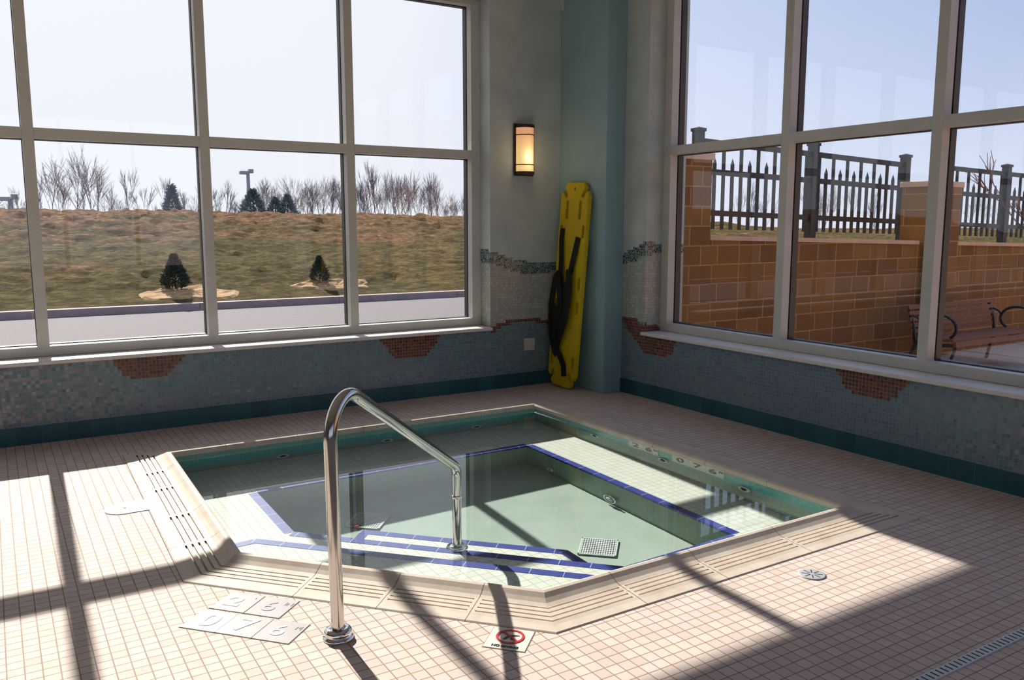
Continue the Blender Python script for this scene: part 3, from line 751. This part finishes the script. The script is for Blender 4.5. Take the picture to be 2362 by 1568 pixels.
# ---------------------------------------------------------------- outside, street side
from mathutils import noise as NS
def fb(x,y,o=5,se=0.0):
    return NS.fractal(Vector((x,y,se)),.9,2.1,o)
def nz(x,y,s=1.0): return fb(x*s,y*s,3)
def crest(x): return 1.93-.010*(x+4) if x<26 else max(1.15,1.63-.06*(x-26))
def hz(x,y):
    if y<11.95: return -.16
    s=min(1,(y-11.95)/16.0); z=-.16+(crest(x)+.16)*(1-(1-s)**1.55)
    if y>28: z-= (y-28)*.045
    amp=min(1,(y-11.95)/1.5)
    rough=.085+.09*min(1,max(0,(z-.9)/.6))
    return z+amp*(.07*fb(x*.35,y*.5,2)+rough*fb(x*1.5,y*2.2,4,3.0)+.045*fb(x*5,y*6.5,3,7.0))
m=MB(); xs=[-8+.11*i for i in range(300)]+[25+1.6*i for i in range(60)]; xs=[-40+4*i for i in range(8)]+xs; ys=[11.95+.12*i*(1+i*.004) for i in range(100)]
while ys[-1]<31: ys.append(ys[-1]+.22)
ys+=[33+2*i for i in range(22)]
nx,ny=len(xs),len(ys); vs=[(x,y,hz(x,y)) for y in ys for x in xs]
m.add(vs,[(j*nx+i,j*nx+i+1,(j+1)*nx+i+1,(j+1)*nx+i) for j in range(ny-1) for i in range(nx-1)],'hill',True)
hl=m.build('grassy_bank'); tag(hl,'rough bank of dry brown and green grass beyond the street curb','hill')
m=MB(); m.box((-40,TW,-.42),(60,11.72,-.3),'asphalt'); rd=struct(m.build('street'),'grey asphalt street outside the left window','street')
m=MB(); m.box((-60,-60,-.56),(90,YB-.2,-.44),'concrete'); struct(m.build('ground'),'plain paving behind the building','ground')
m=MB()
k=-40.0
while k<60: m.box((k,11.72,-.42),(k+2.99,11.95,-.16),'concrete'); k+=3.0
cb=m.build('street_curb'); tag(cb,'long concrete curb between the street and the grass bank','curb')
# small pines
def pine(name,x,y,h,w,seed,label,mat='pine',group=None,n=1500,base=None,trunk=True):
    r=random.Random(seed); z0=hz(x,y)-.02 if base is None else base; root=empty(name,(x,y,z0)); tag(root,label,'tree',group)
    if trunk:
        m=MB(); m.tube([(0,0,0),(0,0,h*.9)],[h*.03,h*.006],'bark',8); m.build('trunk',root)
    m=MB()
    for k in range(n):
        t=r.random()**.75; zz=h*(.05+.93*t); R0=w*.5*(1-t**1.35)*(.82+.3*r.random())*(1.0 if t>.12 else .6+t*3)
        a=r.random()*2*PI; rad=R0*(.35+.65*r.random()**.5); c=Vector((rad*math.cos(a),rad*math.sin(a),zz))
        d=Vector((math.cos(a)*.9+r.uniform(-.5,.5),math.sin(a)*.9+r.uniform(-.5,.5),r.uniform(.1,.9))).normalized()
        l=h*.10*(.6+.7*r.random()); s=d.cross(Vector((r.uniform(-1,1),r.uniform(-1,1),r.uniform(-1,1)))).normalized()*l*.24
        m.face([c-s,c+s,c+d*l],mat)
    m.build('foliage',root); return root
pine('young_pine',-1.22,13.1,.76,.62,1,'larger dark young pine on straw by the curb outside the left window','pine',n=3200)
pine('young_pine',2.08,13.25,.62,.50,2,'smaller young pine by the curb, in the next window bay to the right','pine',n=2600)
for (x,y,r1,r2,lb) in ((-1.0,12.7,1.05,.62,'patch of pale straw around the left young pine'),(2.35,12.95,.95,.55,'patch of pale straw around the right young pine')):
    m=MB(); R_=random.Random(int(x*10)); p_1=R_.random()*6; rg=[1+.14*math.sin(3*2*PI*k/30+p_1)+.07*math.sin(5*2*PI*k/30+2*p_1) for k in range(30)]; vv=[]
    for j in range(9):
        for k in range(30):
            a=2*PI*k/30; q=rg[k]*(j+.3)/8.3; px_,py_=x+r1*q*math.cos(a),max(11.98,y+r2*q*math.sin(a)); vv.append((px_,py_,hz(px_,py_)+.022+.012*R_.random()-(.04 if j==8 else 0)))
    m.add(vv,[(j*30+k,j*30+(k+1)%30,(j+1)*30+(k+1)%30,(j+1)*30+k) for j in range(8) for k in range(30)]+[tuple(range(30))],'straw')
    o=m.build('straw_mulch'); tag(o,lb,'mulch')
# distant bare trees
def bare(seed,h,spread=.32,depth=4,r0=.05,mat='bark_far',trunks=1):
    r=random.Random(seed); m=MB()
    def br(p,d,l,rad,lev):
        q=p+d*l; m.tube([p,q],[rad,rad*.62],mat,3,cap=False)
        if lev==0: return
        for k in range(3 if lev>1 else 2):
            nd=(d+Vector((r.uniform(-1,1),r.uniform(-1,1),r.uniform(-.15,.55)))*spread*1.3).normalized(); br(p.lerp(q,r.uniform(.45,1.0)),nd,l*r.uniform(.55,.8),max(.0016,rad*.5),lev-1)
        nd=(d+Vector((r.uniform(-1,1),r.uniform(-1,1),r.uniform(0,.4)))*spread*.3).normalized(); br(q,nd,l*.72,max(.0016,rad*.6),lev-1)
    for t in range(trunks):
        br(Vector((r.uniform(-.4,.4)*(trunks>1),r.uniform(-.3,.3)*(trunks>1),0)),Vector((r.uniform(-.08,.08),r.uniform(-.08,.08),1)).normalized(),h*.36,r0,depth)
    return m
protos=[]
for k in range(9):
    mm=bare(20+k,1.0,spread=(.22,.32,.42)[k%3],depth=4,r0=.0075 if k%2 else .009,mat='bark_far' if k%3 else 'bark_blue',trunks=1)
    protos.append(mm)
prot_mesh=[]
# place one object per prototype first, then copies
rt=random.Random(11)
spots=[]
def px_tree(x,h): spots.append((x,h))
# crest silhouette read along the bank: (x at y=46, tree height)
for x,h in ((-3.6,2.0),(-3.0,2.4),(-2.4,2.1),(-1.9,2.9),(-1.5,2.3),(-.9,3.4),(-.4,4.4),(.0,3.9),(.3,3.2),(.8,4.9),(1.2,3.8),(1.5,4.6),(1.9,4.0),(2.3,2.6),(2.7,3.2),(3.1,2.4),(3.5,3.7),(3.9,2.0),(4.3,3.0),(5.0,2.2),(5.4,3.6),(5.6,2.6),(6.6,2.9),(7.0,2.2),(7.3,3.3),(7.8,2.7),(8.2,2.9),(8.8,3.4),(9.2,2.4),(9.7,2.6)): spots.append((x-1.2,h))
x=9.6
while x<24.5:
    h=2.6+1.2*rt.random()
    if 12.6<x<14.5: h+=.6
    if 17<x<21.5: h+=1.3*rt.random()+.5
    if x>22.2: h-=.5
    if not (7.4<x<8.9): spots.append((x,h))
    x+=.20+.16*rt.random()
for k in range(42): spots.append((30+k*1.9+rt.random(),3.0+1.8*rt.random()))
first={}
for i,(x,h) in enumerate(spots):
    k=rt.randrange(9); y=44+5*rt.random() if x<28 else 46+6*rt.random(); xx_=x*(y/46.0) if x<28 else x
    if k not in first:
        o=protos[k].build('bare_tree'); first[k]=o
    else:
        o=first[k].copy(); COL.objects.link(o)
    if x<28: xx_=-4.62+(x+4.62)*(y+6.31)/(46+6.31)
    zb_=hz(xx_,y)-.04; s=h*1.12; o.location=(xx_,y,zb_); o.scale=(s*.95,s*.95,s*.95*max(.45,(.35+s-zb_)/s)); o.rotation_euler=(0,0,rt.random()*6.28)
    if x<28: tag(o,'leafless grey tree in the hazy row behind the top of the grass bank','tree','bare trees behind the bank')
    else: tag(o,'leafless tree far off seen low between the black fence pickets','tree','distant trees behind the fence')
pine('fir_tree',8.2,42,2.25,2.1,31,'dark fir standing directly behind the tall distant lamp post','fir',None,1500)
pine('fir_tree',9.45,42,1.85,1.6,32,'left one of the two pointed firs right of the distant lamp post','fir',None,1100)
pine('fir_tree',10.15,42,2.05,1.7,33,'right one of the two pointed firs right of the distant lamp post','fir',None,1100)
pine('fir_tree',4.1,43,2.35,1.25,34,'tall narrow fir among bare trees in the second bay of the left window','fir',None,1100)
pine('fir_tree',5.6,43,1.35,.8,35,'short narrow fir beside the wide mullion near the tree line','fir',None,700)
for (x,y,zt,zb,lab) in ((15.3,70,5.95,-.25,'tall pale lamp post with two heads above the tree line'),(-3.15,60,3.15,.2,'short distant lamp post near the left edge above the bank')):
    lp=empty('street_lamp',(x,y,zb)); tag(lp,lab,'street lamp')
    m=MB(); m.tube([(0,0,0),(0,0,zt-zb)],[.22,.15],'lamp',10); m.build('pole',lp)
    m=MB(); m.box((-.72,-.25,zt-zb-.16),(.0,.25,zt-zb+.14),'lamp',bev=.05); m.build('lamp_head',lp)
    m=MB(); m.box((.03,-.25,zt-zb-.04),(.45,.25,zt-zb+.32),'lamp',bev=.05); m.build('lamp_head',lp)

# ---------------------------------------------------------------- outside, patio side
m=MB(); m.box((TW,-14,-.42),(20,.15,-.28),'patio')
struct(m.build('patio'),'concrete patio slab outside the right window','patio')
def slope(x): return -.0245*(x-1.8)
gw=empty('garden_wall',(1.2,.15,-.28)); tag(gw,'long low retaining wall of tan split face blocks outside the right window','wall')
def G(m,name,par,org): o=m.build(name,par); o.location=(-org[0],-org[1],-org[2]); return o
m=MB(); zt=lambda x:1.285+slope(x)
vs=[(.6,.15,-.35),(16,.15,-.35),(16,.40,-.35),(.6,.40,-.35),(.6,.15,zt(.6)),(16,.15,zt(16)),(16,.40,zt(16)),(.6,.40,zt(.6))]
FS=[(0,3,2,1),(4,5,6,7),(0,1,5,4),(1,2,6,5),(2,3,7,6),(3,0,4,7)]
m.add(vs,FS,'block'); G(m,'block_face',gw,(1.2,.15,-.28))
m=MB()
for a,b in ((1.815,5.5),(6.32,16)):
    vs=[(a,.12,zt(a)),(b,.12,zt(b)),(b,.43,zt(b)),(a,.43,zt(a)),(a,.12,zt(a)+.048),(b,.12,zt(b)+.048),(b,.43,zt(b)+.048),(a,.43,zt(a)+.048)]
    m.add(vs,FS,'cap')
G(m,'wall_cap',gw,(1.2,.15,-.28))
def pillar(x0,x1,y0,y1,z,label):
    p=empty('brick_pillar',(x0,y0,-.28)); tag(p,label,'pillar')
    m=MB(); m.box((x0,y0,-.35),(x1,y1,z-.07),'block'); G(m,'block_shaft',p,(x0,y0,-.28))
    m=MB(); m.box((x0-.02,y0-.02,z-.07),(x1+.02,y1+.02,z),'cap',bev=.006); G(m,'pillar_cap',p,(x0,y0,-.28))
pillar(1.12,1.80,.11,.45,2.175,'tan block pillar at the left end of the garden wall, beside the window frame')
pillar(5.58,6.27,.06,.46,1.995,'tan block pillar rising mid wall between two bays of the right window')
m=MB(); m.box((.9,-9.6,-.3),(14,-9.2,3.6),'block'); struct(m.build('wall_bounce'),'unseen tan block wall added to bounce warm light at the right window','wall')  # added out of view to throw warm sunlight onto the mullion sides
# retained ground
m=MB(); xs=[.9+.5*i for i in range(40)]; ys=[.45,.7,1.1,1.6,2.2,2.8,3.5,4.4]
def gz(x,y): return 1.235+slope(x)*.9+.03*nz(x*3,y*3)+(0 if y<2.3 else -(y-2.3)*.72)
nx=len(xs); vs=[(x,y,gz(x,y)) for y in ys for x in xs]
m.add(vs,[(j*nx+i,j*nx+i+1,(j+1)*nx+i+1,(j+1)*nx+i) for j in range(len(ys)-1) for i in range(nx-1)],'hill',True)
gb=m.build('grass_terrace'); tag(gb,'narrow strip of grass on the raised ground behind the block wall','grass')
# metal fence
YF=.78
fn_=empty('metal_fence',(2.2,YF,1.2)); tag(fn_,'black metal picket fence with square posts behind the low block wall','fence')
def zl(x,a,b): return a+b*(x-2.4)
zT=lambda x: 2.375-.034*(x-2.4) if x<6.5 else 2.25-.024*(x-7)
zM=lambda x: 2.045-.030*(x-2.4)
zL=lambda x: 1.580-.026*(x-2.4)
org=(2.2,YF,1.2)
posts=[2.24,4.20,6.10,6.93,8.66,10.5]
for x in posts:
    m=MB(); t=zT(x)+.155; g0=gz(x,YF)-.02
    m.box((x-.05,YF-.05,g0),(x+.05,YF+.05,t-.05),'black_metal'); m.box((x-.062,YF-.062,t-.055),(x+.062,YF+.062,t-.02),'black_metal'); 
    m.add([(x-.055,YF-.055,t-.02),(x+.055,YF-.055,t-.02),(x+.055,YF+.055,t-.02),(x-.055,YF+.055,t-.02),(x,YF,t)],[(0,1,4),(1,2,4),(2,3,4),(3,0,4)],'black_metal')
    m.box((x-.10,YF-.10,g0),(x+.10,YF+.10,g0+.03),'black_metal'); G(m,'fence_post',fn_,org)
def railseg(a,b,zf,h=.062):
    m=MB(); vs=[(a,YF-.02,zf(a)-h/2),(b,YF-.02,zf(b)-h/2),(b,YF+.02,zf(b)-h/2),(a,YF+.02,zf(a)-h/2),(a,YF-.02,zf(a)+h/2),(b,YF-.02,zf(b)+h/2),(b,YF+.02,zf(b)+h/2),(a,YF+.02,zf(a)+h/2)]
    m.add(vs,FS,'black_metal'); G(m,'fence_rail',fn_,org)
for a,b in zip(posts,posts[1:]):
    if a==6.10: continue
    a2,b2=a+.05,b-.05
    railseg(a2,b2,zT); railseg(a2,b2,zM); railseg(a2,b2,zL)
    n=int((b2-a2)/.136); st=(b2-a2)/n
    for k in range(n):
        x=a2+(k+.5)*st; m=MB(); w=.0165; zb=1.395-.022*(x-2.45)
        if k%2==0:
            m.box((x-w,YF-.014,zb),(x+w,YF+.014,zT(x)-.02),'black_metal')
        else:
            t=zM(x)+.10; m.box((x-w,YF-.0145,zb),(x+w,YF+.0145,t),'black_metal')
            vs=[(x-w,YF-.0145,t),(x+w,YF-.0145,t),(x+w,YF+.0145,t),(x-w,YF+.0145,t),(x,YF,t+.075)]; m.add(vs,[(0,1,4),(1,2,4),(2,3,4),(3,0,4)],'black_metal')
        G(m,'picket',fn_,org)
# park bench
pb=empty('park_bench',(4.62,-.40,-.28)); tag(pb,'wooden slatted park bench with round black iron armrests against the block wall','bench')
L=1.72
def bslat(p0,p1,name,x0=-.05,x1=L+.05,th=.03):
    a=Vector((0,)+p0); b=Vector((0,)+p1); d=(b-a).normalized(); nrm=Vector((1,0,0)).cross(d)
    vs=[]
    for x in (x0,x1):
        for q in (a-nrm*th/2,b-nrm*th/2,b+nrm*th/2,a+nrm*th/2): vs.append(Vector((x,q.y,q.z)))
    m=MB(); m.add(vs,[(0,1,2,3),(7,6,5,4),(0,4,5,1),(1,5,6,2),(2,6,7,3),(3,7,4,0)],'wood'); m.build(name,pb)
for k in range(6):
    y=-.10-.078*k; bslat((y,.40+.004*k),(y-.066,.404+.004*k),'seat_slat')
bslat((-.568,.405),(-.585,.345),'seat_slat',th=.035)
for k in range(5):
    t=k*.070-.01; bslat((-.03+.16*t,.46+t),(-.03+.16*(t+.05),.508+t),'back_slat')
for x in (.0,L):
    m=MB(); m.tube([(x,-.06,.36),(x,-.03,.55),(x,.02,.68),(x,.035,.73)],.02,'bench_iron',10); m.tube([(x,-.58,.36),(x,-.3,.34),(x,-.06,.36)],.02,'bench_iron',10)
    m.build('bench_frame',pb)
    m=MB(); c=(-.34,.55); m.tube([(x,c[0]+.215*math.cos(t),c[1]+.15*math.sin(t)) for t in [math.radians(a) for a in range(-50,236,11)]],.017,'bench_iron',10); m.tube([(x,-.13,.60),(x,-.08,.64),(x,-.02,.66)],.013,'bench_iron',8); m.build('armrest',pb)
    for pts in ([(x,-.08,.35),(x,-.02,.2),(x,.02,.0)],[(x,-.56,.35),(x,-.52,.2),(x,-.60,.06),(x,-.64,.0)]):
        m=MB(); m.tube(pts,.019,'bench_iron',10); m.build('leg',pb)
# sapling at the right
r=random.Random(5); m=MB()
sp=empty('bare_sapling',(5.45,-1.75,-.28)); tag(sp,'thin leafless reddish sapling on the patio at the right edge','tree')
def tw(p,d,l,rad,lev):
    q=p+d*l; mid=p.lerp(q,.5)+Vector((r.uniform(-1,1),r.uniform(-1,1),0))*l*.06; m.tube([p,mid,q],[rad,rad*.85,rad*.65],'bark',6,cap=False)
    if lev==0: return
    for k in range(2 if lev>2 else 3):
        nd=(d+Vector((r.uniform(-1,1),r.uniform(-1,1),r.uniform(.1,.7)))*.42).normalized(); tw(p.lerp(q,r.uniform(.4,1)),nd,l*r.uniform(.55,.85),max(.004,rad*.6),lev-1)
tw(Vector((0,0,0)),Vector((-.10,.12,1)).normalized(),1.25,.028,0)
tw(Vector((-.12,.15,1.23)),Vector((-.45,.35,.8)).normalized(),.62,.014,4); tw(Vector((-.10,.14,1.15)),Vector((.25,.1,1)).normalized(),.75,.015,4)
m.build('branches',sp)

# ---------------------------------------------------------------- caustics through the water surface
for o in REC:
    if o.type=='MESH': o.cycles.is_caustics_receiver=True
for o in rail.children: o.cycles.is_caustics_receiver=True

# ---------------------------------------------------------------- light
el=math.radians(34.6); az=math.radians(1.6)     # sun stands over the street
sd=Vector((math.sin(az)*math.cos(el),math.cos(az)*math.cos(el),math.sin(el)))
su=bpy.data.lights.new('sun','SUN'); su.energy=8.6; su.angle=math.radians(.6); su.color=(1.0,.95,.88)
so=bpy.data.objects.new('sun',su); COL.objects.link(so); so.rotation_euler=sd.to_track_quat('Z','Y').to_euler()
su.cycles.is_caustics_light=True
w=bpy.data.worlds.new('sky'); S.world=w; w.use_nodes=True; t=w.node_tree; t.nodes.clear()
def N(ty): return t.nodes.new(ty)
tc=N('ShaderNodeTexCoord'); dt=N('ShaderNodeVectorMath'); dt.operation='DOT_PRODUCT'; t.links.new(tc.outputs['Generated'],dt.inputs[0]); dt.inputs[1].default_value=tuple(Vector((sd.x-.25,sd.y,sd.z*.7)).normalized())
mr=N('ShaderNodeMapRange'); mr.inputs[1].default_value=.28; mr.inputs[2].default_value=.97; t.links.new(dt.outputs['Value'],mr.inputs[0])
cr=N('ShaderNodeValToRGB'); e=cr.color_ramp.elements; e[0].position=0; e[0].color=lin((140,168,224)); e[1].position=1; e[1].color=lin((248,249,255))
e2=e.new(.45); e2.color=lin((190,204,242)); e3=e.new(.72); e3.color=lin((240,243,253)); t.links.new(mr.outputs[0],cr.inputs[0])
# paler towards the horizon
sx=N('ShaderNodeSeparateXYZ'); t.links.new(tc.outputs['Generated'],sx.inputs[0]); mh=N('ShaderNodeMapRange'); mh.inputs[1].default_value=0; mh.inputs[2].default_value=.35; mh.inputs[3].default_value=.75; mh.inputs[4].default_value=0; t.links.new(sx.outputs[2],mh.inputs[0])
mx=N('ShaderNodeMix'); mx.data_type='RGBA'; t.links.new(mh.outputs[0],mx.inputs[0]); t.links.new(cr.outputs[0],mx.inputs[6]); mx.inputs[7].default_value=lin((240,241,248))
bg=N('ShaderNodeBackground'); bg.inputs[1].default_value=1.12; t.links.new(mx.outputs[2],bg.inputs[0]); ow=N('ShaderNodeOutputWorld'); t.links.new(bg.outputs[0],ow.inputs[0])
pl=bpy.data.lights.new('sconce_bulb','POINT'); pl.energy=.7; pl.color=(1,.66,.34); pl.shadow_soft_size=.05
po=bpy.data.objects.new('sconce_bulb',pl); COL.objects.link(po); po.location=(-.597,-.16,2.02)

# ---------------------------------------------------------------- camera
cd=bpy.data.cameras.new('camera'); co=bpy.data.objects.new('camera',cd); COL.objects.link(co)
co.location=(-4.624,-6.310,1.45); co.rotation_euler=(math.radians(90-7.856),0,-math.radians(31.821))
cd.sensor_width=36; cd.lens=36*1935/2362; cd.clip_end=500; S.camera=co
S.view_settings.view_transform='Standard'; S.view_settings.look='None'; S.view_settings.gamma=1; S.view_settings.exposure=0.0; S.view_settings.use_curve_mapping=False
S.cycles.max_bounces=10; S.cycles.diffuse_bounces=5; S.cycles.glossy_bounces=5; S.cycles.transmission_bounces=8; S.cycles.transparent_max_bounces=24
S.cycles.use_denoising=True; S.cycles.sample_clamp_indirect=4.0; S.cycles.caustics_refractive=True; S.cycles.caustics_reflective=False
